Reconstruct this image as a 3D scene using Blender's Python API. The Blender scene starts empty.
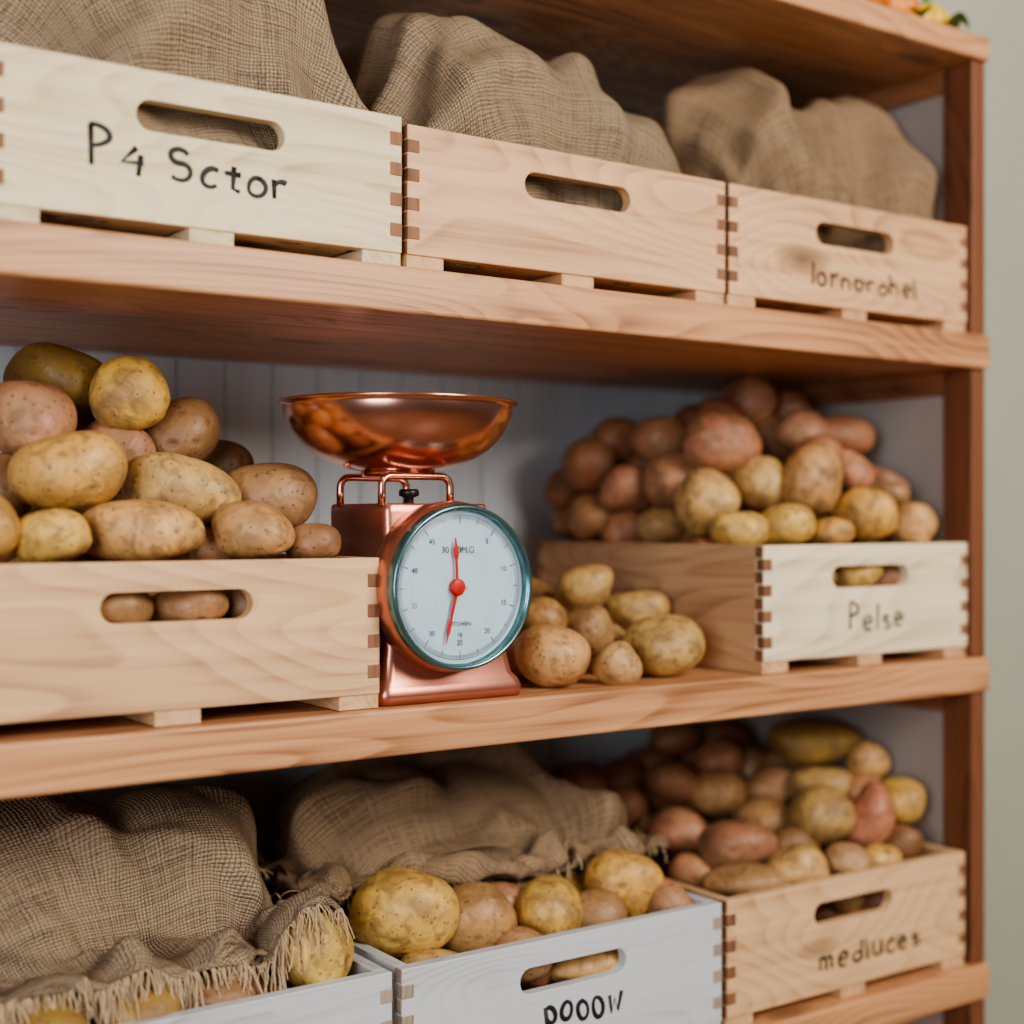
import bpy, bmesh, math, random
import numpy as np
from mathutils import Vector, Matrix
scene=bpy.context.scene
COL=bpy.context.collection
rnd=random.Random(7)
try:
    scene.view_settings.view_transform='AgX'; scene.view_settings.look='AgX - Medium High Contrast'
except Exception: pass

# ------------------------------------------------------------------ helpers
def srgb(r,g,b):
    f=lambda c:(c/255/12.92) if c/255<=.04045 else ((c/255+.055)/1.055)**2.4
    return (f(r),f(g),f(b),1)
class NT:
    def __init__(s,name):
        s.m=bpy.data.materials.new(name); s.m.use_nodes=True
        s.t=s.m.node_tree; s.b=s.t.nodes['Principled BSDF']
    def n(s,ty,**kw):
        x=s.t.nodes.new(ty)
        for k,v in kw.items():
            if k.startswith('_'): x.inputs[k[1:].replace('_',' ')].default_value=v
            else: setattr(x,k,v)
        return x
    def l(s,a,b): s.t.links.new(a,b)
    def math(s,op,a,b=None,c=None,clamp=False):
        x=s.t.nodes.new('ShaderNodeMath'); x.operation=op; x.use_clamp=clamp
        for i,v in enumerate((a,b,c)):
            if v is None: continue
            if isinstance(v,(int,float)): x.inputs[i].default_value=v
            else: s.l(v,x.inputs[i])
        return x.outputs[0]
    def mix(s,fac,a,b,mode='MIX'):
        x=s.t.nodes.new('ShaderNodeMix'); x.data_type='RGBA'; x.blend_type=mode
        for i,v in ((0,fac),(6,a),(7,b)):
            if isinstance(v,(int,float)): x.inputs[i].default_value=v
            elif isinstance(v,tuple): x.inputs[i].default_value=v
            else: s.l(v,x.inputs[i])
        return x.outputs[2]
    def ramp(s,fac,stops):
        x=s.t.nodes.new('ShaderNodeValToRGB'); e=x.color_ramp.elements
        e[0].position=stops[0][0]; e[0].color=stops[0][1]
        e[1].position=stops[-1][0]; e[1].color=stops[-1][1]
        for p,c in stops[1:-1]:
            k=e.new(p); k.color=c
        s.l(fac,x.inputs[0]); return x.outputs[0]
    def bump(s,h,st,dist):
        x=s.n('ShaderNodeBump',_Strength=st,_Distance=dist); s.l(h,x.inputs['Height']); s.l(x.outputs[0],s.b.inputs['Normal'])

def wood(name,light,dark,axis='X',rough=.55,knots=True,paint=None,grain=1.0):
    w=NT(name)
    tc=w.n('ShaderNodeTexCoord'); oi=w.n('ShaderNodeObjectInfo')
    cmb=w.n('ShaderNodeCombineXYZ'); 
    for i,k in enumerate((7.3,3.1,5.7)): w.l(w.math('MULTIPLY',oi.outputs['Random'],k),cmb.inputs[i])
    add=w.n('ShaderNodeVectorMath',operation='ADD'); w.l(tc.outputs['Object'],add.inputs[0]); w.l(cmb.outputs[0],add.inputs[1])
    def mp(along,across):
        m=w.n('ShaderNodeMapping')
        m.inputs['Scale'].default_value={'X':(along,across,across),'Y':(across,along,across),'Z':(across,across,along)}[axis]
        w.l(add.outputs[0],m.inputs[0]); return m.outputs[0]
    v=w.n('ShaderNodeTexVoronoi',_Scale=1.0,_Randomness=1.0); w.l(mp(3.0,8.0),v.inputs['Vector'])
    dist=v.outputs['Distance']
    n1=w.n('ShaderNodeTexNoise',_Scale=1.0,_Detail=1.0,_Distortion=.3); w.l(mp(1.5,8),n1.inputs['Vector'])
    field=w.math('ADD',n1.outputs[0],w.math('MULTIPLY',w.math('POWER',w.math('SUBTRACT',1.0,dist,clamp=True),4.0),.22))
    ring=w.math('FRACT',w.math('MULTIPLY',field,24.0))
    ring=w.math('MULTIPLY',w.math('POWER',ring,2.4),w.math('SUBTRACT',1.0,w.math('POWER',ring,16.0)))
    n2=w.n('ShaderNodeTexNoise',_Scale=1.0,_Detail=4.0); w.l(mp(8,380),n2.inputs['Vector'])
    n3=w.n('ShaderNodeTexNoise',_Scale=1.0,_Detail=2.0); w.l(mp(2.0,16),n3.inputs['Vector'])
    n4=w.n('ShaderNodeTexNoise',_Scale=1.0,_Detail=3.0); w.l(mp(2.5,90),n4.inputs['Vector'])
    f=w.math('ADD',w.math('MULTIPLY',ring,.46*grain),w.math('MULTIPLY',n2.outputs[0],.36))
    f=w.math('ADD',f,w.math('MULTIPLY',w.math('SUBTRACT',n3.outputs[0],.5),.95*grain))
    f=w.math('ADD',f,w.math('MULTIPLY',w.math('SUBTRACT',n4.outputs[0],.45),1.1*grain),clamp=True)
    mid=tuple((a*.6+b*.4) for a,b in zip(light,dark))
    dk2=tuple(x*.80 for x in dark[:3])+(1,)
    c=w.ramp(f,[(.08,light),(.5,mid),(.95,dk2)])
    if knots:
        k=w.math('SUBTRACT',1.0,w.math('MULTIPLY',dist,7.0),clamp=True)
        kk=w.math('MULTIPLY',w.math('POWER',k,.6),.85)
        c=w.mix(kk,c,tuple(x*.25 for x in dark[:3])+(1,))
    if paint:
        pf=w.math('SUBTRACT',1.0,w.math('MULTIPLY',w.math('POWER',f,1.6),.6),clamp=True)
        c=w.mix(pf,c,paint)
    w.l(c,w.b.inputs['Base Color'])
    w.b.inputs['Roughness'].default_value=rough
    w.bump(w.math('ADD',n2.outputs[0],w.math('MULTIPLY',ring,.5)),.25,.0007)
    return w.m
def plain(name,c,rough=.5,metal=0,bumpscale=None):
    w=NT(name); nz=w.n('ShaderNodeTexNoise',_Scale=bumpscale or 40.0,_Detail=4.0)
    tc=w.n('ShaderNodeTexCoord'); w.l(tc.outputs['Object'],nz.inputs['Vector'])
    col=w.mix(nz.outputs[0],tuple(x*.88 for x in c[:3])+(1,),tuple(min(1,x*1.1) for x in c[:3])+(1,))
    w.l(col,w.b.inputs['Base Color']); w.b.inputs['Roughness'].default_value=rough; w.b.inputs['Metallic'].default_value=metal
    w.bump(nz.outputs[0],.08,.001)
    return w.m

def box(bm,a,b,mi=0):
    x0,y0,z0=a; x1,y1,z1=b
    vs=[bm.verts.new(p) for p in ((x0,y0,z0),(x1,y0,z0),(x1,y1,z0),(x0,y1,z0),(x0,y0,z1),(x1,y0,z1),(x1,y1,z1),(x0,y1,z1))]
    for q in ((0,3,2,1),(4,5,6,7),(0,1,5,4),(1,2,6,5),(2,3,7,6),(3,0,4,7)):
        f=bm.faces.new([vs[i] for i in q]); f.material_index=mi
def mkobj(name,bm,mats,loc=(0,0,0),parent=None,smooth=False):
    me=bpy.data.meshes.new(name); bmesh.ops.recalc_face_normals(bm,faces=bm.faces); bm.to_mesh(me); bm.free()
    for m in mats: me.materials.append(m)
    if smooth:
        for p in me.polygons: p.use_smooth=True
    ob=bpy.data.objects.new(name,me); COL.objects.link(ob); ob.location=loc
    if parent: ob.parent=parent
    return ob
def bevel(ob,w,seg=2):
    m=ob.modifiers.new('bevel','BEVEL'); m.width=w; m.segments=seg; m.limit_method='ANGLE'; m.angle_limit=math.radians(40)
def arc(cx,cy,rx,ry,a0,a1,n=12):
    return [(cx+rx*math.cos(math.radians(a0+(a1-a0)*i/n)),cy+ry*math.sin(math.radians(a0+(a1-a0)*i/n))) for i in range(n+1)]
def tube(bm,pts,r,seg=8,mi=0,taper=None,caps=True):
    pts=[Vector(p) for p in pts]; rings=[]
    up=None
    for i,p in enumerate(pts):
        t=(pts[min(i+1,len(pts)-1)]-pts[max(i-1,0)]).normalized()
        if up is None:
            up=Vector((0,0,1)) if abs(t.z)<.9 else Vector((1,0,0))
        a=(up-t*up.dot(t)).normalized(); b=t.cross(a); up=a
        rr=r*(taper[i] if taper else 1)
        rings.append([bm.verts.new(p+a*rr*math.cos(2*math.pi*k/seg)+b*rr*math.sin(2*math.pi*k/seg)) for k in range(seg)])
    for i in range(len(rings)-1):
        for k in range(seg):
            f=bm.faces.new((rings[i][k],rings[i][(k+1)%seg],rings[i+1][(k+1)%seg],rings[i+1][k])); f.material_index=mi; f.smooth=True
    if caps:
        for rg in (rings[0],rings[-1]):
            f=bm.faces.new(rg); f.material_index=mi
def lathe(bm,prof,centre,axis='Z',seg=96,mi=0):
    c=Vector(centre); rings=[]
    for r,h in prof:
        ring=[]
        for k in range(seg):
            a=2*math.pi*k/seg
            if axis=='Z': p=Vector((r*math.cos(a),r*math.sin(a),h))
            else: p=Vector((r*math.cos(a),h,r*math.sin(a)))
            ring.append(bm.verts.new(c+p))
        rings.append(ring)
    for i in range(len(rings)-1):
        for k in range(seg):
            f=bm.faces.new((rings[i][k],rings[i][(k+1)%seg],rings[i+1][(k+1)%seg],rings[i+1][k])); f.material_index=mi; f.smooth=True
    return rings

# ------------------------------------------------------------------ materials
M_shelfX=wood('shelf_wood',srgb(212,158,114),srgb(142,90,58),'X',.42,grain=1.15)
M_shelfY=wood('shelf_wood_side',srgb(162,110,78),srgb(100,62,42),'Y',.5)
M_post=wood('post_wood',srgb(132,84,58),srgb(80,48,34),'Z',.45)
M_end=wood('end_grain',srgb(150,106,76),srgb(84,54,38),'Z',.7,knots=False)
M_endlt=wood('end_grain_painted',srgb(172,154,138),srgb(104,88,76),'Z',.7,knots=False)
M_side=plain('painted_side_panel',srgb(176,166,160),.7,0,6.0)
def cratemats(tag,l,d,paint=None,sd=.86,grain=1.0):
    dk=tuple(x*sd for x in l[:3])+(1,); dd=tuple(x*sd for x in d[:3])+(1,)
    return [wood('pine_'+tag,l,d,'X',.55,paint=paint,grain=grain),wood('pine_side_'+tag,dk,dd,'Y',.6,paint=paint,grain=grain),M_endlt if paint else M_end]
M_pale=cratemats('pale',srgb(234,216,178),srgb(190,160,116))
M_warm=cratemats('warm',srgb(228,184,140),srgb(176,124,86))
M_tan=cratemats('tan',srgb(228,188,144),srgb(178,130,92))
M_white=cratemats('white',srgb(242,226,194),srgb(200,170,134))
M_paint=cratemats('painted',srgb(196,188,178),srgb(140,130,120),paint=srgb(200,204,208))
M_ink=plain('marker_ink',srgb(30,28,32),.6)

# ------------------------------------------------------------------ room
def panel_wall():
    w=NT('painted_panelling')
    tc=w.n('ShaderNodeTexCoord'); nz=w.n('ShaderNodeTexNoise',_Scale=2.5,_Detail=5.0); w.l(tc.outputs['Object'],nz.inputs['Vector'])
    mp=w.n('ShaderNodeMapping'); mp.inputs['Scale'].default_value=(60,60,4); w.l(tc.outputs['Object'],mp.inputs[0])
    n2=w.n('ShaderNodeTexNoise',_Scale=1.0,_Detail=3.0); w.l(mp.outputs[0],n2.inputs['Vector'])
    c=w.mix(nz.outputs[0],srgb(204,216,224),srgb(222,230,234)); c=w.mix(w.math('MULTIPLY',n2.outputs[0],.4),c,srgb(166,184,200))
    w.l(c,w.b.inputs['Base Color']); w.b.inputs['Roughness'].default_value=.6; w.bump(n2.outputs[0],.2,.001); return w.m
def plaster(name,a,b):
    w=NT(name); tc=w.n('ShaderNodeTexCoord'); nz=w.n('ShaderNodeTexNoise',_Scale=3.0,_Detail=6.0); w.l(tc.outputs['Object'],nz.inputs['Vector'])
    w.l(w.mix(nz.outputs[0],a,b),w.b.inputs['Base Color']); w.b.inputs['Roughness'].default_value=.85; w.bump(nz.outputs[0],.2,.002); return w.m
bm=bmesh.new()
x=-1.6
while x<1.72:
    box(bm,(x+.0014,1.56,-1.45),(x+.0586,1.60,1.3),0); x+=.06
box(bm,(-1.6,1.563,-1.45),(1.74,1.61,1.3),0)
box(bm,(1.70,1.56,-1.45),(4.6,1.62,1.3),1)
wall=mkobj('wall_back',bm,[panel_wall(),plaster('wall_plaster',srgb(184,188,172),srgb(202,204,188))])
bm=bmesh.new(); box(bm,(-1.6,-2.2,-1.5),(4.6,1.62,-1.45)); mkobj('floor',bm,[wood('floor_boards',srgb(150,118,90),srgb(104,78,58),'X',.4)])
bm=bmesh.new(); box(bm,(1.74,1.545,-1.45),(4.6,1.56,-1.35)); mkobj('baseboard_back',bm,[plain('trim_paint',srgb(225,225,220),.5)])

# ------------------------------------------------------------------ shelving unit
bm=bmesh.new()
SX0,SX1=-.58,1.49
TOPS=[.594,.227,-.170,-.548,-.95,-1.34]
for i,zt in enumerate(TOPS):
    th=.030 if i==0 else .042
    box(bm,(SX0,1.10,zt-th),(SX1,1.555,zt),0)
    for xa in (SX0+.002,1.4655):
        box(bm,(xa,1.1525,zt-th-.03),(xa+.020,1.553,zt-th),1)
for xa,xw in ((SX0+.001,.026),(1.463,.025)):
    zs=[-1.449]+sorted(TOPS)
    for k in range(len(TOPS)):
        lo=zs[k]; hi=zs[k+1]-(.030 if k==len(TOPS)-1 else .042)
        if hi-lo>.03:
            box(bm,(xa,1.106,lo),(xa+xw,1.152,hi),2)
            xp=xa+.008 if xa>0 else xa+.004
            box(bm,(xp,1.153,lo),(xp+.012,1.553,hi),3)
unit=mkobj('wooden_shelving_unit',bm,[M_shelfX,M_shelfY,M_post,M_side]); bevel(unit,.003,3)

# ------------------------------------------------------------------ handwriting
def G(ch):
    a=arc
    g={'P':([[(0,0),(.02,1)],a(0,.74,.42,.26,90,-95)],.5),
    '4':([[(.28,1),(0,.42),(.5,.46)],[(.4,.75),(.36,0)]],.55),
    'S':([a(.25,.76,.22,.22,20,270,14)+a(.25,.27,.24,.27,90,-150,14)],.55),
    'o':([a(.22,.27,.22,.27,80,440,18)],.5),'c':([a(.22,.27,.22,.27,50,310,14)],.42),
    't':([[(.2,.92),(.18,.1),(.34,0)],[(0,.6),(.4,.63)]],.42),
    'r':([[(0,.58),(.02,0)],a(.2,.3,.19,.26,170,50,8)],.42),'l':([[(0,1),(.02,0)]],.2),
    'n':([[(0,.56),(.02,0)],a(.2,.3,.19,.26,170,0,10)+[(.4,0)]],.5),
    'a':([a(.2,.25,.2,.26,60,400,14),[(.4,.52),(.41,0)]],.52),
    'h':([[(0,1),(.02,0)],a(.2,.3,.19,.26,170,0,10)+[(.4,0)]],.5),
    'e':([[(.02,.27),(.42,.3)]+a(.21,.27,.21,.27,10,310,14)],.5),
    's':([a(.2,.4,.15,.13,30,270,10)+a(.2,.135,.17,.135,90,-150,10)],.44),
    'd':([a(.2,.25,.2,.25,40,400,14),[(.41,1),(.41,0)]],.52),
    'i':([[(0,.56),(.01,0)],[(0,.78),(.01,.8)]],.2),
    'm':([[(0,.56),(.02,0)],a(.14,.34,.13,.2,170,0,8)+[(.27,0)],a(.41,.34,.13,.2,170,0,8)+[(.54,0)]],.64),
    'u':([[(0,.56)]+a(.2,.24,.19,.24,180,350,10)+[(.4,.56),(.41,0)]],.52),
    'p':([[(0,.54),(.02,-.4)],a(.2,.27,.2,.25,160,-160,14)],.5),
    'w':([[(0,.55),(.12,0),(.26,.42),(.4,0),(.54,.58)]],.64),
    'y':([[(0,.55),(.2,.1)],[(.4,.58),(.1,-.35)]],.48),' ':([],.3)}
    return g[ch]
def label(crate,text,x,z,h,width,drift=0,seed=1,th=.0016,first=1.0,sq=.74):
    r=random.Random(seed); tot=sum(G(c)[1] for c in text)
    k=width/tot; bm=bmesh.new(); cx=0
    for idx,c in enumerate(text):
        st,w=G(c); hh=h*(first if idx==0 else 1)*r.uniform(.85,1.15); dz=r.uniform(-.09,.09)*h; sl=r.uniform(-.12,.10)
        for s in st:
            wob=r.uniform(0,6)
            pts=[(x+(cx+px*sq)*k+sl*py*h+.0006*math.sin(wob+7*py),-.0004,z+py*hh+dz+drift*(cx/tot)+.0006*math.cos(wob+6*px)) for px,py in s]
            n=len(pts); tube(bm,pts,th,8,taper=[.8+.35*math.sin(wob+2.5*i/n) ** 2 for i in range(n)])
        cx+=w
    for v in bm.verts: v.co.y=-.0002+(v.co.y+.0004)*.25
    return mkobj('lettering',bm,[M_ink],parent=crate)

# ------------------------------------------------------------------ crates
def crate(x0,x1,y0,y1,z0,z1,mats,slot=.131,name='wooden_crate'):
    L=x1-x0; D=y1-y0; H=z1-z0; t=.013; foot=.013
    bm=bmesh.new()
    def slotpanel(ya,yb):
        cz=H-.037; hw=slot/2; r=.0125; cx=L/2
        outer=[(0,foot),(L,foot),(L,H),(0,H)]
        pts=[(cx+hw-r+r*math.cos(a),cz+r*math.sin(a)) for a in np.linspace(-math.pi/2,math.pi/2,11)]
        pts+=[(cx-hw+r+r*math.cos(a),cz+r*math.sin(a)) for a in np.linspace(math.pi/2,math.pi*1.5,11)]
        for y in (ya,yb):
            vo=[bm.verts.new((p[0],y,p[1])) for p in outer]; vi=[bm.verts.new((p[0],y,p[1])) for p in pts]
            eo=[bm.edges.new((vo[i],vo[(i+1)%4])) for i in range(4)]; ei=[bm.edges.new((vi[i],vi[(i+1)%len(vi)])) for i in range(len(vi))]
            bmesh.ops.triangle_fill(bm,use_beauty=True,edges=eo+ei)
            if y==ya: A=(vo,vi)
            else: B=(vo,vi)
        for q in (0,1):
            n=len(A[q])
            for i in range(n): bm.faces.new((A[q][i],A[q][(i+1)%n],B[q][(i+1)%n],B[q][i]))
    slotpanel(0,t); slotpanel(D-t,D)
    for xa in (0,L-t): box(bm,(xa,t,foot),(xa+t,D-t,H),1)
    n=4; p=(H-foot)/(2*n+1)
    for k in range(n):
        za=foot+p*(2*k+1)+.0005; zb=za+p-.001
        for xa in (-.0003,L-t+.0003):
            box(bm,(xa,-.0005,za),(xa+t,t*.8,zb),2); box(bm,(xa,D-t*.8,za),(xa+t,D+.0005,zb),2)
    for k in range(n+1):
        za=foot+p*(2*k)+.0005; zb=za+p-.001
        for xa in (-.0006,L-t+.0006):
            box(bm,(xa,.0008,za),(xa+t,t,zb),2); box(bm,(xa,D-t,za),(xa+t,D-.0008,zb),2)
    m=6; sw=(D-2*t)/m
    for k in range(m): box(bm,(t*.9,t+k*sw+.003,foot+.002),(L-t*.9,t+(k+1)*sw-.003,foot+.010),0)
    for xa in (.0,L/2-.02,L-.04): box(bm,(xa,.002,0),(xa+.04,D-.002,foot+.0005),1)
    ob=mkobj(name,bm,mats,loc=(x0,y0,z0)); bevel(ob,.0011,2)
    return ob
Y0,Y1=1.112,1.535
cA=crate(.292,.656,Y0,Y1,.2275,.364,M_pale)
cB=crate(.662,1.055,Y0,Y1,.2275,.359,M_warm)
cC=crate(1.061,1.459,Y0,Y1,.2275,.359,M_warm)
cD=crate(.256,.633,Y0,Y1,-.1695,-.0345,M_tan)
cE=crate(1.112,1.460,Y0,Y1,-.1695,-.029,M_white)
cE.data.materials[1]=M_warm[1]  # side boards swapped to a darker pine, their shade put into the colour
cF=crate(.252,.646,Y0,Y1,-.5475,-.408,M_paint)
cG=crate(.656,1.050,Y0,Y1,-.5475,-.408,M_paint)
cH=crate(1.058,1.456,Y0,Y1,-.5475,-.408,M_tan)
label(cA,'P4 Sctor',.080,.053,.026,.178,-.010,3,.0022,first=1.35)
label(cC,'lornarohel',.127,.034,.024,.182,0,5,.0019)
label(cE,'Pelse',.137,.042,.028,.100,0,6,.0019)
label(cG,'pooow',.162,.054,.034,.102,0,8,.0023)
label(cH,'medluces',.143,.040,.026,.176,.002,9,.0020)

# ------------------------------------------------------------------ potatoes
def potmat():
    w=NT('potato_skin')
    at=w.n('ShaderNodeAttribute',attribute_name='skin'); tc=w.n('ShaderNodeTexCoord')
    def nz(s,d=4.0,dist=0.0):
        x=w.n('ShaderNodeTexNoise',_Scale=s,_Detail=d,_Distortion=dist); w.l(tc.outputs['Object'],x.inputs['Vector']); return x.outputs[0]
    a=nz(34.0,6.0,.8); b=nz(160.0,4.0); c3=nz(13.0,3.0); d4=nz(70.0,5.0,1.0)
    col=w.mix(w.ramp(a,[(.43,(0,0,0,1)),(.68,(.85,.85,.85,1))]),at.outputs['Color'],(.18,.09,.038,1))
    hi=w.mix(.45,at.outputs['Color'],(.74,.48,.20,1))
    col2=w.mix(w.ramp(c3,[(.38,(0,0,0,1)),(.75,(.6,.6,.6,1))]),col,hi)
    col2=w.mix(w.ramp(d4,[(.48,(0,0,0,1)),(.70,(.7,.7,.7,1))]),col2,(.22,.12,.055,1))
    v=w.n('ShaderNodeTexVoronoi',_Scale=120.0,_Randomness=1.0); w.l(tc.outputs['Object'],v.inputs['Vector'])
    sp=w.math('LESS_THAN',v.outputs['Distance'],w.math('MULTIPLY',b,.34))
    col3=w.mix(w.math('MULTIPLY',sp,.6),col2,(.09,.045,.02,1))
    ey=w.n('ShaderNodeAttribute',attribute_name='eye')
    col4=w.mix(w.math('MULTIPLY',ey.outputs['Fac'],.75),col3,(.09,.045,.022,1))
    w.l(col4,w.b.inputs['Base Color'])
    w.l(w.math('ADD',w.math('MULTIPLY',a,.5),.24),w.b.inputs['Roughness'])
    w.b.inputs['Specular IOR Level'].default_value=.5
    w.bump(w.math('ADD',w.math('MULTIPLY',b,.7),w.math('ADD',a,w.math('MULTIPLY',d4,1.4))),.42,.002)
    return w.m
M_pot=potmat()
TYPES={'y':(.66,.40,.10),'m':(.58,.34,.13),'t':(.41,.22,.10),'p':(.47,.20,.12),'b':(.21,.10,.047),'d':(.33,.185,.04),'r':(.28,.09,.058)}
def ico(n):
    b=bmesh.new(); bmesh.ops.create_icosphere(b,subdivisions=n,radius=1.0); b.verts.ensure_lookup_table()
    v=np.array([x.co[:] for x in b.verts]); f=np.array([[x.index for x in q.verts] for q in b.faces]); b.free(); return v,f
ICO4=ico(5); ICO3=ico(4)
RV=np.array((.8195,-.573,0)); FV=np.array((.573,.8195,0)); UV_=np.array((0,0,1.))
def pile(name,pots,seed):
    rs=np.random.RandomState(seed); VV=[];FF=[];CC=[];EE=[];o=0
    for (x,y,z,a,b,rot,ty,hero) in pots:
        V,F=ICO4 if hero else ICO3
        r=np.ones(len(V)); 
        for k in range(8):
            d=rs.normal(size=3); d/=np.linalg.norm(d)
            r+= rs.uniform(.014,.044)*np.sin((V@d)*rs.uniform(1.4,4.8)+rs.uniform(0,6.28))
        e=np.zeros(len(V))
        for k in range(rs.randint(6,12)):
            d=rs.normal(size=3); d/=np.linalg.norm(d); q=np.sum((V-d)**2,1)
            g=np.exp(-q/.010); r-=.05*g; e=np.maximum(e,np.exp(-q/.004)*.9)
        P=V*r[:,None]
        P=np.sign(P)*np.abs(P)**.94
        P[:,0]*=1+.10*rs.uniform(-1,1)*P[:,2]
        P[:,2]*=1+.12*rs.uniform(-1,1)*P[:,0]
        c=(a+b)*.5*rs.uniform(.92,1.04)
        P=P*np.array((a,c,b))
        th=math.radians(rot+rs.uniform(-6,6)); ax=RV*math.cos(th)+UV_*math.sin(th); up=-RV*math.sin(th)+UV_*math.cos(th)
        ya=rs.uniform(-.25,.25); ax2=ax*math.cos(ya)+FV*math.sin(ya); fw=-ax*math.sin(ya)+FV*math.cos(ya)
        W=P[:,:1]*ax2+P[:,1:2]*fw+P[:,2:]*up+np.array((x,y,z))
        VV.append(W);FF.append(F+o);o+=len(V)
        col=np.array(TYPES[ty])*(1+rs.uniform(-.18,.14))*(1+rs.uniform(-.07,.07,3))
        CC.append(np.tile(np.append(col,1),(len(V),1))); EE.append(e)
    V=np.concatenate(VV);F=np.concatenate(FF);Cc=np.concatenate(CC);E=np.concatenate(EE)
    me=bpy.data.meshes.new(name); me.vertices.add(len(V)); me.vertices.foreach_set('co',V.ravel())
    me.loops.add(F.size); me.loops.foreach_set('vertex_index',F.ravel().astype('i'))
    me.polygons.add(len(F)); me.polygons.foreach_set('loop_start',np.arange(0,F.size,3,dtype='i'))
    me.update(calc_edges=True); me.validate()
    me.polygons.foreach_set('use_smooth',[True]*len(me.polygons))
    ca=me.attributes.new('skin','FLOAT_COLOR','POINT'); ca.data.foreach_set('color',Cc.ravel())
    ea=me.attributes.new('eye','FLOAT','POINT'); ea.data.foreach_set('value',E)
    me.materials.append(M_pot); ob=bpy.data.objects.new(name,me); COL.objects.link(ob); return ob
def build(heroes,bounds,fillt,seed,kids=2,grow=1.06):
    rs=random.Random(seed); x0,x1,y0,y1,zf,zr=bounds
    H=[]
    for (x,y,z,a,b,rot,t) in heroes:
        x,y,z,a,b=[q/1000 for q in (x,y,z,a,b)]; H.append([x,y,z,a*grow,b*grow,rot,t,True])
    R=[]; 
    for h in H:
        for k in range(kids):
            R.append([h[0]+rs.uniform(-.03,.03),h[1]+rs.uniform(.015,.06),h[2]-rs.uniform(.025,.055)-.03*k,rs.uniform(.024,.032)])
    P=np.array([[h[0],h[1],h[2],(h[3]+h[4])/2*.90] for h in H]+R); nh=len(H)
    mob=np.array([.12]*nh+[1.0]*len(R))
    for it in range(220):
        d=P[:,None,:3]-P[None,:,:3]; l=np.linalg.norm(d,axis=2)+1e-9
        ov=np.maximum(0,(P[:,None,3]+P[None,:,3])*.92-l); np.fill_diagonal(ov,0)
        w=mob[:,None]/(mob[:,None]+mob[None,:])
        P[:,:3]+=np.sum(d/l[:,:,None]*(ov*w)[:,:,None],axis=1)*.35
        P[nh:,2]-=.0003
        r=P[:,3]; inside=P[:,2]-r<zr
        P[:,1]=np.clip(P[:,1],y0+r,y1-r)
        P[:,0]=np.where(inside,np.clip(P[:,0],x0+r,x1-r),np.clip(P[:,0],x0+r*.3,x1-r*.6))
        P[:,2]=np.maximum(P[:,2],zf+r)
    out=[]
    for i in range(nh):
        h=H[i]; out.append([P[i,0],P[i,1],P[i,2],h[3],h[4],h[5],h[6],True])
    for i in range(nh,len(P)):
        r=P[i,3]; e=rs.uniform(.95,1.22); out.append([P[i,0],P[i,1],P[i,2],r*e,r/math.sqrt(e),rs.uniform(-40,40),rs.choice(fillt),False])
    return out
def cb(x0,x1,z0,z1): return (x0+.014,x1-.014,Y0+.014,Y1-.014,z0+.025,z1)
ML=[(431,1170,-10,47,25,0,'m'),(354,1160,-15,32,21,0,'y'),(529,1160,-11,33,24,0,'m'),(586,1150,-21,24,18,0,'t'),(308,1160,-7,19,25,0,'y'),(379,1200,39,46,33,15,'y'),(484,1210,22,45,33,-8,'m'),(575,1220,21,45,31,-5,'t'),(500,1190,-26,27,20,0,'t'),(359,1240,85,36,32,0,'p'),(453,1250,111,33,32,0,'y'),(405,1310,126,44,30,-10,'d'),(449,1270,61,35,32,0,'p'),(505,1280,77,38,32,20,'b'),(568,1310,50,31,24,-20,'b'),(445,1330,89,28,28,0,'b'),(340,1240,25,26,26,0,'b'),(590,1280,9,28,25,0,'b'),(469,1150,-74,34,17,0,'t'),(524,1160,-76,24,20,0,'b'),(400,1155,-78,34,20,0,'t'),(300,1250,110,34,30,0,'b')]
SC=[(857,1155,-145,40,31,0,'m'),(927,1138,-151,24,23,0,'m'),(1017,1168,-142,44,34,10,'m'),(905,1240,-108,29,26,0,'m'),(957,1220,-121,27,29,40,'t'),(994,1280,-80,34,26,15,'m'),(1061,1270,-107,38,24,0,'m'),(868,1215,-147,25,25,0,'t'),(1026,1290,-145,35,30,0,'t'),(975,1355,-92,26,23,0,'t'),(930,1305,-145,30,28,0,'t'),(965,1290,-142,28,28,0,'t'),(985,1235,-150,26,25,0,'t')]
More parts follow.
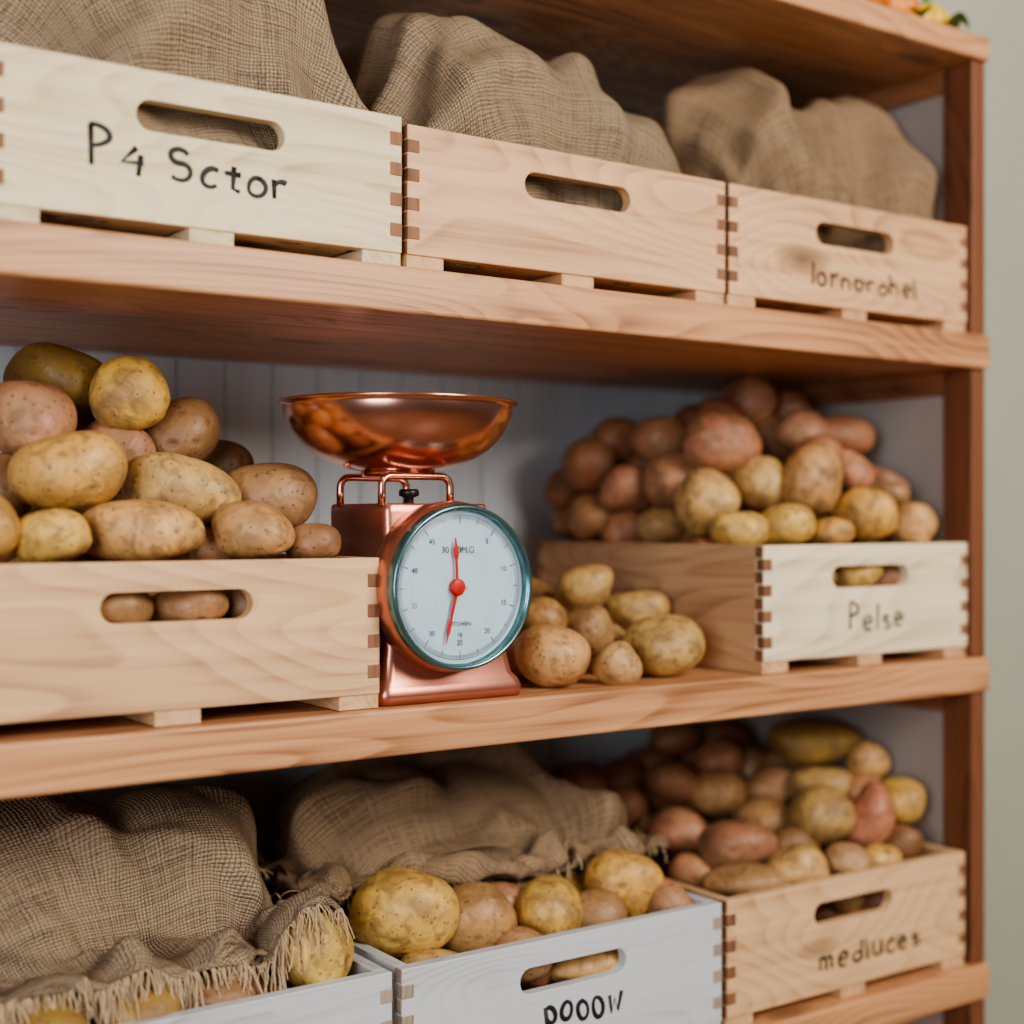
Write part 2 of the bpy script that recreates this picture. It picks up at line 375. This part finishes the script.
MR=[(1149,1190,-14,31,21,0,'y'),(1197,1160,-6,31,24,0,'y'),(1259,1150,-14,26,16,0,'y'),(1332,1160,6,36,29,-20,'y'),(1403,1150,-4,30,25,0,'m'),(1166,1260,19,36,36,50,'m'),(1161,1340,-11,27,24,0,'t'),(1149,1420,-10,32,23,0,'p'),(1140,1490,-13,34,21,0,'p'),(1278,1200,47,35,45,-15,'m'),(1242,1250,45,32,32,0,'m'),(1178,1330,46,34,32,0,'p'),(1158,1400,34,32,29,0,'p'),(1140,1460,49,35,34,0,'r'),(1206,1280,94,45,37,0,'p'),(1197,1380,97,33,31,0,'p'),(1302,1330,148,32,32,0,'p'),(1364,1320,136,26,29,0,'r'),(1382,1250,98,43,24,-10,'r'),(1371,1220,55,38,23,-30,'p'),(1400,1200,44,30,20,-35,'p'),(1190,1450,91,37,26,0,'r'),(1213,1440,71,32,26,0,'r'),(1274,1400,124,29,26,0,'r'),(1331,1320,102,36,32,0,'r'),(1177,1490,12,35,24,0,'r'),(1391,1170,26,25,17,0,'t'),(1145,1500,25,27,24,0,'r'),(1330,1260,110,30,26,0,'p'),(1330,1230,75,30,26,0,'p'),(1250,1330,128,30,26,0,'r'),(1290,1152,-68,34,18,0,'y'),(1230,1160,-72,34,20,0,'t')]
BR=[(1150,1180,-415,46,18,0,'t'),(1215,1160,-402,32,23,0,'m'),(1284,1150,-405,28,21,0,'t'),(1346,1150,-410,24,17,0,'y'),(1379,1140,-389,22,22,0,'b'),(1202,1250,-394,46,30,0,'p'),(1315,1210,-372,39,36,0,'m'),(1358,1180,-372,25,37,-20,'p'),(1415,1190,-356,33,28,0,'y'),(1287,1280,-386,40,30,0,'t'),(1156,1280,-425,26,20,0,'p'),(1205,1360,-397,38,29,0,'p'),(1385,1270,-339,36,26,0,'m'),(1412,1240,-348,32,26,0,'p'),(1356,1330,-356,33,26,0,'t'),(1293,1380,-359,37,29,0,'t'),(1265,1460,-376,38,27,0,'t'),(1338,1460,-340,33,22,0,'p'),(1378,1400,-342,33,27,0,'t'),(1400,1340,-326,38,24,0,'r'),(1390,1300,-309,58,27,0,'d'),(1425,1240,-327,28,23,0,'m'),(1228,1500,-368,38,30,0,'r'),(1398,1480,-316,37,23,0,'r'),(1159,1500,-374,37,29,0,'r'),(1282,1220,-394,29,24,0,'b'),(1281,1500,-340,36,22,0,'r'),(1320,1500,-315,36,24,0,'r'),(1250,1420,-350,34,26,0,'r'),(1330,1420,-330,34,26,0,'p'),(1190,1460,-380,34,26,0,'r')]
BM=[(712,1200,-388,48,41,0,'y'),(791,1195,-410,43,34,10,'m'),(876,1190,-405,33,32,-30,'y'),(988,1190,-402,40,37,-15,'y'),(915,1170,-420,31,26,0,'t'),(1018,1165,-413,26,24,0,'p'),(902,1155,-455,43,18,0,'m'),(821,1250,-415,36,26,0,'p'),(818,1160,-435,30,25,0,'t'),(945,1235,-415,34,25,0,'d'),(723,1165,-432,33,18,0,'m'),(899,1250,-415,29,22,0,'t'),(960,1155,-455,30,18,0,'t'),(840,1225,-405,28,22,0,'p')]
BL=[(587,1152,-390,38,32,-30,'y'),(495,1160,-416,44,27,0,'b'),(420,1160,-416,48,31,0,'d'),(338,1160,-416,38,26,0,'d'),(595,1225,-402,28,26,0,'b'),(552,1155,-436,29,23,0,'t'),(380,1160,-448,36,24,0,'b'),(298,1160,-415,30,26,0,'b')]
pML=build(ML,cb(.256,.633,-.1695,-.0345),'tbpm',1)
pMR=build(MR,cb(1.112,1.460,-.1695,-.029),'prrt',2,kids=3)
pBR=build(BR,cb(1.058,1.456,-.5475,-.408),'rptb',3,kids=3)
pBM=build(BM,cb(.656,1.050,-.5475,-.408),'tpmb',4)
pBL=build(BL,cb(.252,.646,-.5475,-.408),'tdbm',5,kids=2)
pSC=build(SC,(.80,1.111,1.105,1.55,-.1715,-1),'tm',6,kids=0,grow=1.0)
for p,s in ((pML,11),(pMR,12),(pBR,13),(pBM,14),(pBL,15),(pSC,16)): pile('potato_pile',p,s)

# ------------------------------------------------------------------ burlap
def burlap(name,c1,c2):
    w=NT(name); uv=w.n('ShaderNodeUVMap',uv_map='UVMap'); tc=w.n('ShaderNodeTexCoord')
    def un(s,d):
        x=w.n('ShaderNodeTexNoise',_Scale=s,_Detail=d); w.l(uv.outputs[0],x.inputs['Vector']); return x
    nz=un(90.0,3.0); nlo=un(9.0,2.0)
    sep=w.n('ShaderNodeSeparateXYZ'); w.l(uv.outputs[0],sep.inputs[0])
    sc1=w.n('ShaderNodeSeparateColor'); w.l(nz.outputs['Color'],sc1.inputs[0]); sc2=w.n('ShaderNodeSeparateColor'); w.l(nlo.outputs['Color'],sc2.inputs[0])
    k=math.pi/.0028
    def ax(i):
        wob=w.math('ADD',w.math('MULTIPLY',sc1.outputs[i],3.6),w.math('MULTIPLY',sc2.outputs[i],22.0))
        return w.math('ADD',w.math('MULTIPLY',sep.outputs[i],k),wob)
    U=ax(0); V=ax(1)
    cu=w.math('SINE',U); cv=w.math('SINE',V)
    su=w.math('ABSOLUTE',cu); sv=w.math('ABSOLUTE',cv)
    ck=w.math('GREATER_THAN',w.math('MULTIPLY',cu,cv),0.0)
    h1=w.math('MULTIPLY',su,w.math('ADD',w.math('MULTIPLY',sv,.5),.5)); h2=w.math('MULTIPLY',sv,w.math('ADD',w.math('MULTIPLY',su,.5),.5))
    hm=w.n('ShaderNodeMix'); w.l(ck,hm.inputs[0]); w.l(h1,hm.inputs[2]); w.l(h2,hm.inputs[3]); h=hm.outputs[0]
    n2=w.n('ShaderNodeTexNoise',_Scale=14.0,_Detail=6.0); w.l(tc.outputs['Object'],n2.inputs['Vector'])
    def thread(sx,sy):
        mpu=w.n('ShaderNodeMapping'); mpu.inputs['Scale'].default_value=(sx,sy,1); w.l(uv.outputs[0],mpu.inputs[0])
        x=w.n('ShaderNodeTexNoise',_Scale=1.0,_Detail=2.0); w.l(mpu.outputs[0],x.inputs['Vector']); return x.outputs[0]
    n3=w.math('ADD',thread(18,420),thread(420,18))
    base=w.mix(n2.outputs[0],c1,c2); base=w.mix(w.ramp(n3,[(.8,(0,0,0,1)),(1.0,(.6,.6,.6,1))]),base,tuple(min(1,x*1.5) for x in c2[:3])+(1,))
    dark=w.mix(w.ramp(h,[(.0,(.85,.85,.85,1)),(.5,(0,0,0,1))]),base,tuple(x*.33 for x in c1[:3])+(1,))
    w.l(dark,w.b.inputs['Base Color']); w.b.inputs['Roughness'].default_value=.95; w.b.inputs['Specular IOR Level'].default_value=.1
    w.bump(w.math('ADD',h,w.math('MULTIPLY',n3,.5)),1.0,.0014); return w.m
M_bur=burlap('burlap_weave',srgb(122,106,88),srgb(156,136,112))
M_bur2=burlap('burlap_weave_brown',srgb(120,98,78),srgb(154,130,104))
M_thr=plain('burlap_thread',srgb(194,168,136),.95)
def slices(n,step):
    out=[]
    for p in range(2*step):
        i=np.arange(p,n-step,2*step)
        if len(i): out.append(i)
    return out
def drape(name,W,H,centre,z,cols,b0,zmax,zmin,mat,n=84,m=84,steps=150,iters=9,seed=1,shrink=.55,ymax=1.55,fringe=0,crumple=.010,excess=1.0,margin=0,wl=(.07,.16),lift=0.0,pull=0.0):
    rs=np.random.RandomState(seed)
    u=np.linspace(-W/2,W/2,n); v=np.linspace(-H/2,H/2,m)
    P=np.zeros((n,m,3)); P[:,:,0]=u[:,None]; P[:,:,1]=v[None,:]
    P[:,:,0]+=centre[0]; P[:,:,1]+=centre[1]
    zz=np.zeros((n,m))
    for k in range(12):
        d=rs.normal(size=2); zz+=.005*np.sin((P[:,:,0]*d[0]+P[:,:,1]*d[1])*rs.uniform(15,50)+rs.uniform(0,6))
    P[:,:,2]=z+zz
    Q=P.copy(); lu=W/(n-1)*excess; lv=H/(m-1)*excess; ld=math.hypot(lu,lv)
    SU=slices(n,1);SV=slices(m,1);BU=slices(n,3);BV=slices(m,3)
    ex=(P[:,:,0].min(),P[:,:,0].max(),P[:,:,1].min(),P[:,:,1].max())
    def con(a,b,L,k,only=False):
        A=P[a];B=P[b];d=B-A;l=np.sqrt((d*d).sum(-1,keepdims=True))+1e-9
        e=(l-L)/l
        if only: e=np.where(e<0,e,e*.2)
        c=d*(e*.5*k); P[a]=A+c; P[b]=B-c
    def collide(P):
        hit=np.zeros((n,m),bool)
        for (c,r,p) in cols:
            q=(P-np.array(c))/(np.array(r)+margin); l=(np.abs(q)**p).sum(-1)**(1/p); k=l<1
            if k.any():
                P[k]=np.array(c)+q[k]/np.maximum(l[k],.05)[:,None]*(np.array(r)+margin); hit|=k
        return hit
    g=9.8*(1/60)**2*.5
    for st in range(steps):
        vel=(P-Q)*.965; Q=P.copy(); vl=np.sqrt((vel**2).sum(-1,keepdims=True)); vel*=np.minimum(1,.006/(vl+1e-9))
        P+=vel; P[:,:,2]-=g; P[:,:4,1]-=pull
        f=min(1,st/(steps*shrink))
        lo=[ex[0]+(b0[0]-ex[0])*f,ex[1]+(b0[1]-ex[1])*f,ex[2]+(b0[2]-ex[2])*f,ex[3]+(b0[3]-ex[3])*f]
        for it in range(iters):
            for i in SU: con((i,slice(None)),(i+1,slice(None)),lu,1)
            for j in SV: con((slice(None),j),(slice(None),j+1),lv,1)
            if it%2==0:
                for i in SU:
                    con((i,slice(0,m-1)),(i+1,slice(1,m)),ld,.35); con((i,slice(1,m)),(i+1,slice(0,m-1)),ld,.35)
            if it%3==0:
                for i in BU: con((i,slice(None)),(i+3,slice(None)),lu*3,.15,True)
                for j in BV: con((slice(None),j),(slice(None),j+3),lv*3,.15,True)
            if it in (iters-1,iters//2):
                hit=collide(P)
                P[:,:,0]=np.clip(P[:,:,0],lo[0],lo[1]); P[:,:,1]=np.clip(P[:,:,1],lo[2],min(lo[3],ymax))
                P[:,:,2]=np.clip(P[:,:,2],zmin,zmax)
        Q[hit]=Q[hit]*.35+P[hit]*.65
    if crumple:
        gu=np.gradient(P,axis=0); gv=np.gradient(P,axis=1); N=np.cross(gu,gv); N/=np.linalg.norm(N,axis=2,keepdims=True)+1e-9
        for r_ in range(6):
            N[1:-1,1:-1]=N[1:-1,1:-1]*.4+.15*(N[:-2,1:-1]+N[2:,1:-1]+N[1:-1,:-2]+N[1:-1,2:])
        N/=np.linalg.norm(N,axis=2,keepdims=True)+1e-9
        UU,VV=np.meshgrid(u,v,indexing='ij'); h=np.zeros((n,m))
        for k in range(9):
            an=rs.uniform(0,math.pi); fr=math.pi/rs.uniform(*wl); a2=rs.uniform(0,6.28)
            ph=(UU*math.cos(an)+VV*math.sin(an))*fr+1.3*np.sin((-UU*math.sin(an)+VV*math.cos(an))*rs.uniform(8,22)+a2)+rs.uniform(0,6)
            md=np.clip(.25+1.0*np.sin((UU*rs.normal()+VV*rs.normal())*16+rs.uniform(0,6)),0,1)
            h+=crumple*rs.uniform(.5,1.0)*md*((1-np.abs(np.sin(ph)))**1.8-.28)
        P=P+N*(h+lift)[:,:,None]
        for r_ in range(2):
            P[1:-1,1:-1]=P[1:-1,1:-1]*.6+.1*(P[:-2,1:-1]+P[2:,1:-1]+P[1:-1,:-2]+P[1:-1,2:])
        if fringe: collide(P)
        P[:,:,0]=np.clip(P[:,:,0],b0[0]-.004,b0[1]+.004); P[:,:,1]=np.clip(P[:,:,1],b0[2]-.004,ymax); P[:,:,2]=np.clip(P[:,:,2],zmin-.01,zmax)
    V=P.reshape(-1,3)
    idx=np.arange(n*m).reshape(n,m)
    F=np.stack([idx[:-1,:-1],idx[1:,:-1],idx[1:,1:],idx[:-1,1:]],-1).reshape(-1,4)
    me=bpy.data.meshes.new(name); me.from_pydata(V.tolist(),[],F.tolist()); me.update()
    uvl=me.uv_layers.new(name='UVMap'); UU=np.stack(np.meshgrid((u+W)*excess,(v+H)*excess,indexing='ij'),-1).reshape(-1,2)
    li=np.empty(len(me.loops),'i'); me.loops.foreach_get('vertex_index',li); uvl.data.foreach_set('uv',UU[li].ravel())
    me.polygons.foreach_set('use_smooth',[True]*len(me.polygons)); me.materials.append(mat)
    ob=bpy.data.objects.new(name,me); COL.objects.link(ob)
    s=ob.modifiers.new('thick','SOLIDIFY'); s.thickness=.0018; s.offset=0
    s=ob.modifiers.new('smooth','SUBSURF'); s.levels=1; s.render_levels=1
    if fringe:
        bm=bmesh.new(); r=random.Random(seed)
        def strand(p,out,front):
            L=r.uniform(.012,.050)*(1 if fringe>2 else .5); pts=[]; q=Vector(p); o=Vector((out[0]*.4,out[1],out[2]*.5)) if not front else Vector((0,-1,-.3))
            d=(o+Vector((r.uniform(-.6,.6),r.uniform(-.5,.1),r.uniform(-.4,.2)))).normalized()
            for k in range(8):
                pts.append(q.copy()); d=(d+Vector((r.uniform(-.35,.35),r.uniform(-.22,.22),-.45+r.uniform(-.2,.2)))).normalized(); q=q+d*L/7
            tube(bm,pts,r.uniform(.0004,.0009),4,caps=False)
        for i in range(0,n-1):
            for k in range(fringe):
                tt=r.random(); a=P[i,0]*(1-tt)+P[i+1,0]*tt; strand(a,(0,-1,0),True)
        for j in range(0,m-1):
            for k in range(fringe):
                tt=r.random(); a=P[-1,j]*(1-tt)+P[-1,j+1]*tt; o=P[-1,j]-P[-3,j]; o=o/(np.linalg.norm(o)+1e-9)
                if r.random()<.5: strand(a,o,False)
        mkobj('frayed_edge',bm,[M_thr],parent=ob,smooth=True)
    return ob
drape('burlap_sack',.58,.60,(.474,1.33),.52,[((.46,1.31,.33),(.155,.175,.18),2.6),((.575,1.27,.34),(.085,.13,.175),2.4)],(.306,.668,1.128,1.52),.553,.25,M_bur,seed=2,excess=1.14,crumple=.026)
drape('burlap_sack',.60,.60,(.86,1.33),.52,[((.80,1.29,.33),(.115,.155,.20),2.4),((.92,1.29,.33),(.10,.15,.18),2.3),((.985,1.24,.33),(.065,.11,.14),2.2)],(.668,1.062,1.128,1.52),.553,.25,M_bur,seed=3,excess=1.14,crumple=.030)
drape('burlap_sack',.60,.60,(1.26,1.33),.52,[((1.20,1.26,.33),(.10,.13,.21),2.2),((1.375,1.24,.33),(.075,.12,.195),2.2)],(1.072,1.458,1.128,1.52),.553,.25,M_bur2,seed=4,excess=1.20,crumple=.032)
def polcols(p): return [((q[0],q[1],q[2]),(max(q[3],q[4])*.98+.004,(q[3]+q[4])/2+.005,q[4]+.005),2.0) for q in p]
drape('burlap_cloth',.45,.54,(.43,1.335),-.20,[((.39,1.36,-.42),(.14,.14,.155),2.2),((.515,1.33,-.42),(.09,.11,.155),2.3)]+polcols(pBL),(.240,.620,1.142,1.54),-.2135,-.384,M_bur,n=92,m=104,steps=150,seed=5,shrink=.8,fringe=5,crumple=.020,excess=1.03,margin=.003,lift=.003,pull=.0006)
drape('burlap_cloth',.56,.46,(.86,1.39),-.22,[((.78,1.39,-.42),(.13,.12,.145),2.2),((.90,1.38,-.42),(.12,.12,.135),2.2),((1.0,1.34,-.42),(.07,.09,.105),2.3)]+polcols(pBM),(.632,1.080,1.226,1.54),-.2135,-.372,M_bur2,n=96,m=84,steps=150,seed=6,shrink=.7,fringe=1,crumple=.028,excess=1.16,margin=.003,lift=.003)

# ------------------------------------------------------------------ kitchen scale
def copper():
    w=NT('polished_copper'); tc=w.n('ShaderNodeTexCoord'); nz=w.n('ShaderNodeTexNoise',_Scale=25.0,_Detail=5.0); w.l(tc.outputs['Object'],nz.inputs['Vector'])
    w.l(w.mix(nz.outputs[0],srgb(222,160,140),srgb(242,188,168)),w.b.inputs['Base Color']); w.b.inputs['Metallic'].default_value=1
    w.l(w.math('ADD',w.math('MULTIPLY',nz.outputs[0],.10),.17),w.b.inputs['Roughness']); return w.m
M_cu=copper(); M_cub=plain('copper_enamel',srgb(204,138,118),.32,.85,18.0)
M_rim=plain('dial_rim_teal',srgb(104,140,142),.22,.8); M_face=plain('dial_face',srgb(194,218,230),.6); M_red=plain('needle_red',srgb(196,44,34),.4)
M_blk=plain('black_plastic',srgb(26,26,28),.4)
M_tick=plain('dial_print',srgb(70,76,84),.5)
gl=NT('dial_glass'); gl.b.inputs['Transmission Weight'].default_value=1; gl.b.inputs['Roughness'].default_value=.02; gl.b.inputs['IOR'].default_value=1.15; M_gl=gl.m
sc=bpy.data.objects.new('kitchen_scale',None); COL.objects.link(sc); sc.location=(.712,1.18,-.1695)
def part(name,bm,mats,smooth=False):
    ob=mkobj(name,bm,mats); ob.parent=sc; ob.matrix_parent_inverse=Matrix.Translation(-sc.location); return ob
bm=bmesh.new(); rings=[]
for z,xc,hw,hd,cr in ((-.1695,.718,.079,.062,.012),(-.160,.718,.080,.063,.012),(-.1535,.7175,.078,.061,.012),(-.147,.7165,.0725,.058,.011),(-.12,.714,.0665,.057,.009),(-.06,.709,.0605,.056,.008),(.006,.7035,.0572,.056,.008),(.0125,.7035,.0568,.0555,.008),(.0144,.7035,.055,.054,.007)):
    ring=[]
    for (sx,sy,a0) in ((1,-1,-90),(1,1,0),(-1,1,90),(-1,-1,180)):
        for k in range(7):
            a=math.radians(a0+15*k); ring.append(bm.verts.new((xc+sx*(hw-cr)+cr*math.cos(a),1.181+sy*(hd-cr)+cr*math.sin(a),z)))
    rings.append(ring)
for i in range(len(rings)-1):
    for k in range(28):
        f=bm.faces.new((rings[i][k],rings[i][(k+1)%28],rings[i+1][(k+1)%28],rings[i+1][k])); f.smooth=True
bm.faces.new(rings[0]); bm.faces.new(rings[-1])
b=part('body',bm,[M_cub])
DC=(.7085,0,-.0625)
bm=bmesh.new(); lathe(bm,[(.056,1.135),(.074,1.132),(.0785,1.124),(.0792,1.110),(.0780,1.100),(.075,1.096)],DC,'Y'); part('dial_housing',bm,[M_cub])
bm=bmesh.new(); lathe(bm,[(.0760,1.102),(.0764,1.093),(.0752,1.0880),(.0732,1.0870),(.0711,1.0890),(.0709,1.096)],DC,'Y'); part('dial_rim',bm,[M_rim])
bm=bmesh.new(); r=lathe(bm,[(.0730,1.0955),(.040,1.0955),(.001,1.0955)],DC,'Y'); part('dial_face',bm,[M_face])
bm=bmesh.new(); lathe(bm,[(.0720,1.0905)]+[(.0720*math.cos(t),1.0905-.006*math.sin(t)) for t in np.linspace(.15,1.55,10)],DC,'Y'); g=part('dial_glass',bm,[M_gl])
bm=bmesh.new()
for k in range(200):
    a=2*math.pi*k/200; r0=.0585 if k%20==0 else (.0605 if k%10==0 else .0625); r1=.066; hw=.00045 if k%10==0 else .00022
    ca,sa=math.sin(a),math.cos(a)
    vs=[bm.verts.new((DC[0]+r*ca+s*hw*sa,1.0948,DC[2]+r*sa-s*hw*ca)) for r,s in ((r0,-1),(r0,1),(r1,1),(r1,-1))]; bm.faces.new(vs)
ring=[ (r,[bm.verts.new((DC[0]+r*math.cos(2*math.pi*k/96),1.0948,DC[2]+r*math.sin(2*math.pi*k/96))) for k in range(96)]) for r in (.0665,.0670)]
for k in range(96): bm.faces.new((ring[0][1][k],ring[0][1][(k+1)%96],ring[1][1][(k+1)%96],ring[1][1][k]))
part('dial_ticks',bm,[M_tick])
def txt(s,x,z,size):
    cu=bpy.data.curves.new('t','FONT'); cu.body=s; cu.size=size; cu.align_x='CENTER'; cu.align_y='CENTER'
    ob=bpy.data.objects.new('t',cu); COL.objects.link(ob); bpy.context.view_layer.update()
    me=bpy.data.meshes.new_from_object(ob.evaluated_get(bpy.context.evaluated_depsgraph_get())); bpy.data.objects.remove(ob)
    me.materials.clear(); me.materials.append(M_tick)
    o=bpy.data.objects.new('dial_numeral',me); COL.objects.link(o); o.rotation_euler=(math.pi/2,0,0); o.location=(x,1.0947,z); o.parent=sc; o.matrix_parent_inverse=Matrix.Translation(-sc.location)
for k,s in enumerate(('0','5','10','15','20','25','30','35','40','45')):
    a=2*math.pi*k/10
    if k: txt(s,DC[0]+.0515*math.sin(a),DC[2]+.0515*math.cos(a),.0070)
txt('30  10M.G',DC[0]-.002,DC[2]+.034,.0085); txt('KITCHEN',DC[0],DC[2]-.034,.006); txt('kg',DC[0],DC[2]-.043,.006)
bm=bmesh.new()
def needle(ang,r1,w0,w1,wb):
    ca,sa=math.sin(ang),math.cos(ang)
    prof=[(0,w0),(r1*.55,w1),(r1*.62,wb),(r1*.78,wb),(r1*.85,w1),(r1,w1*.3)]
    L=[];R=[]
    for r,w in prof:
        L.append(bm.verts.new((DC[0]-.004+r*ca+w*sa,1.0925,DC[2]+r*sa-w*ca))); R.append(bm.verts.new((DC[0]-.004+r*ca-w*sa,1.0925,DC[2]+r*sa+w*ca)))
    for i in range(len(prof)-1): bm.faces.new((L[i],L[i+1],R[i+1],R[i]))
needle(math.radians(-3),.046,.0016,.0014,.0026); needle(math.radians(194),.053,.0022,.0013,.0021)
lathe(bm,[(.0078,1.094),(.0078,1.0915),(.0055,1.0905),(.0001,1.0903)],(DC[0]-.004,0,DC[2]),'Y',32)
part('needle',bm,[M_red])
bm=bmesh.new()
for yy in (1.135,1.215):
    xa,xb=.652,.718
    pts=[(xa-.004,yy,.012),(xa-.004,yy,.026)]+[(xa+.006-.010*math.cos(t),yy,.030+.010*math.sin(t)) for t in np.linspace(0,math.pi/2,6)]
    pts+=[(xb-.006+.010*math.sin(t),yy,.030+.010*math.cos(t)) for t in np.linspace(0,math.pi/2,6)]+[(xb+.004,yy,.026),(xb+.004,yy,.012)]
    tube(bm,pts,.0036,12)
lathe(bm,[(.0001,.046),(.034,.046),(.036,.043),(.034,.040),(.0001,.040)],(.686,1.17,0),'Z',48)
part('stand',bm,[M_cu])
bm=bmesh.new(); lathe(bm,[(.0001,.028),(.008,.028),(.0095,.026),(.0095,.022),(.0045,.020),(.0045,.013)],(.686,1.15,0),'Z',32); part('tare_knob',bm,[M_blk])
bm=bmesh.new(); R=.109; d=.064; prof=[]
for t in np.linspace(0,1,30):
    a=t*math.pi/2; prof.append((max(.0001,R*math.sin(a)**.80),.043+d*(1-math.cos(a)**1.12 if t<1 else 1)))
prof+=[(.1105,.1078),(.1135,.1086),(.1140,.1098),(.1125,.1110),(.1090,.1108)]
for t in np.linspace(1,0,24):
    a=t*math.pi/2; prof.append((max(.0001,(R-.002)*math.sin(a)**.80),.045+d*(1-math.cos(a)**1.12 if t<1 else 1)))
lathe(bm,prof,(.686,1.17,0),'Z',128); part('weighing_bowl',bm,[M_cu])

# ------------------------------------------------------------------ squash with leaves on the top board
bm=bmesh.new()
def gourd(cx,cy,cz,r,sq,mi,lobes):
    rings=[]
    for i in range(17):
        th=math.pi*i/16; ring=[]
        for k in range(48):
            a=2*math.pi*k/48; q=1+.07*math.cos(lobes*a)*math.sin(th)
            ring.append(bm.verts.new((cx+r*q*math.sin(th)*math.cos(a)+1e-5*math.cos(a),cy+r*q*math.sin(th)*math.sin(a),cz+r*sq*math.cos(th)*(1-.15*math.exp(-(math.sin(th)/.3)**2)))))
        rings.append(ring)
    for i in range(16):
        for k in range(48):
            f=bm.faces.new((rings[i][k],rings[i][(k+1)%48],rings[i+1][(k+1)%48],rings[i+1][k])); f.material_index=mi; f.smooth=True
    tube(bm,[(cx,cy,cz+r*sq*.8),(cx+.004,cy,cz+r*sq+.012),(cx+.014,cy,cz+r*sq+.022)],.005,8,2)
gourd(1.385,1.17,.624,.036,.82,0,8); gourd(1.435,1.155,.617,.028,.80,1,7); gourd(1.33,1.22,.624,.036,.82,1,8)
for (lx,ly,lz,an) in ((1.43,1.122,.604,-.6),(1.39,1.125,.602,-2.2),(1.445,1.14,.612,.2)):
    n=8; L=[];Rr=[];Cc=[]
    for i in range(n+1):
        t=i/n; w=.014*math.sin(math.pi*min(1,t*.95+.03)); px=lx+math.cos(an)*.04*t; py=ly+math.sin(an)*.04*t*.5; pz=lz+.010*math.sin(math.pi*t)
        Cc.append(bm.verts.new((px,py,pz-.002))); L.append(bm.verts.new((px-math.sin(an)*w,py+math.cos(an)*w,pz+.003))); Rr.append(bm.verts.new((px+math.sin(an)*w,py-math.cos(an)*w,pz+.003)))
    for i in range(n):
        for A,B in ((L,Cc),(Cc,Rr)):
            f=bm.faces.new((A[i],A[i+1],B[i+1],B[i])); f.material_index=2; f.smooth=True
mkobj('squash_pile',bm,[plain('squash_orange',srgb(226,130,40),.4),plain('squash_yellow',srgb(236,190,60),.4),plain('leaf_green',srgb(96,132,60),.5)])

# ------------------------------------------------------------------ light
def area(name,loc,tgt,sx,sy,e,c):
    l=bpy.data.lights.new(name,'AREA'); l.shape='RECTANGLE'; l.size=sx; l.size_y=sy; l.energy=e; l.color=c
    o=bpy.data.objects.new(name,l); COL.objects.link(o); o.location=loc; o.rotation_euler=(Vector(tgt)-Vector(loc)).to_track_quat('-Z','Y').to_euler(); return o
area('window_light',(1.4,-.95,1.05),(.9,1.3,-.05),.95,1.1,62,(1,.93,.83))
area('fill_light_left',(-1.0,-.3,.2),(.7,1.4,.05),.8,1.0,27,(.92,.96,1))  # added cool fill lamp, brightens the back wall and shelves from the left
wd=bpy.data.worlds.new('World'); scene.world=wd; wd.use_nodes=True; nt=wd.node_tree; bg=nt.nodes['Background']
tc=nt.nodes.new('ShaderNodeTexCoord'); sp=nt.nodes.new('ShaderNodeSeparateXYZ'); rp=nt.nodes.new('ShaderNodeValToRGB')
nt.links.new(tc.outputs['Generated'],sp.inputs[0]); mr=nt.nodes.new('ShaderNodeMapRange'); mr.inputs[1].default_value=-1; nt.links.new(sp.outputs[2],mr.inputs[0]); nt.links.new(mr.outputs[0],rp.inputs[0])
rp.color_ramp.elements[0].color=(.08,.055,.04,1); rp.color_ramp.elements[1].color=(.75,.75,.76,1); rp.color_ramp.elements.new(.5).color=(.36,.33,.30,1)
nt.links.new(rp.outputs[0],bg.inputs[0]); bg.inputs[1].default_value=.33

# ------------------------------------------------------------------ camera
cd=bpy.data.cameras.new('camera'); cd.lens=50; cd.sensor_width=36; cd.shift_y=7/1024
co=bpy.data.objects.new('camera',cd); COL.objects.link(co); co.location=(0,0,0); co.rotation_euler=(math.pi/2,0,-math.radians(34.96))
cd.clip_start=.05; cd.dof.use_dof=True; cd.dof.focus_distance=1.31; cd.dof.aperture_fstop=1.9
scene.camera=co
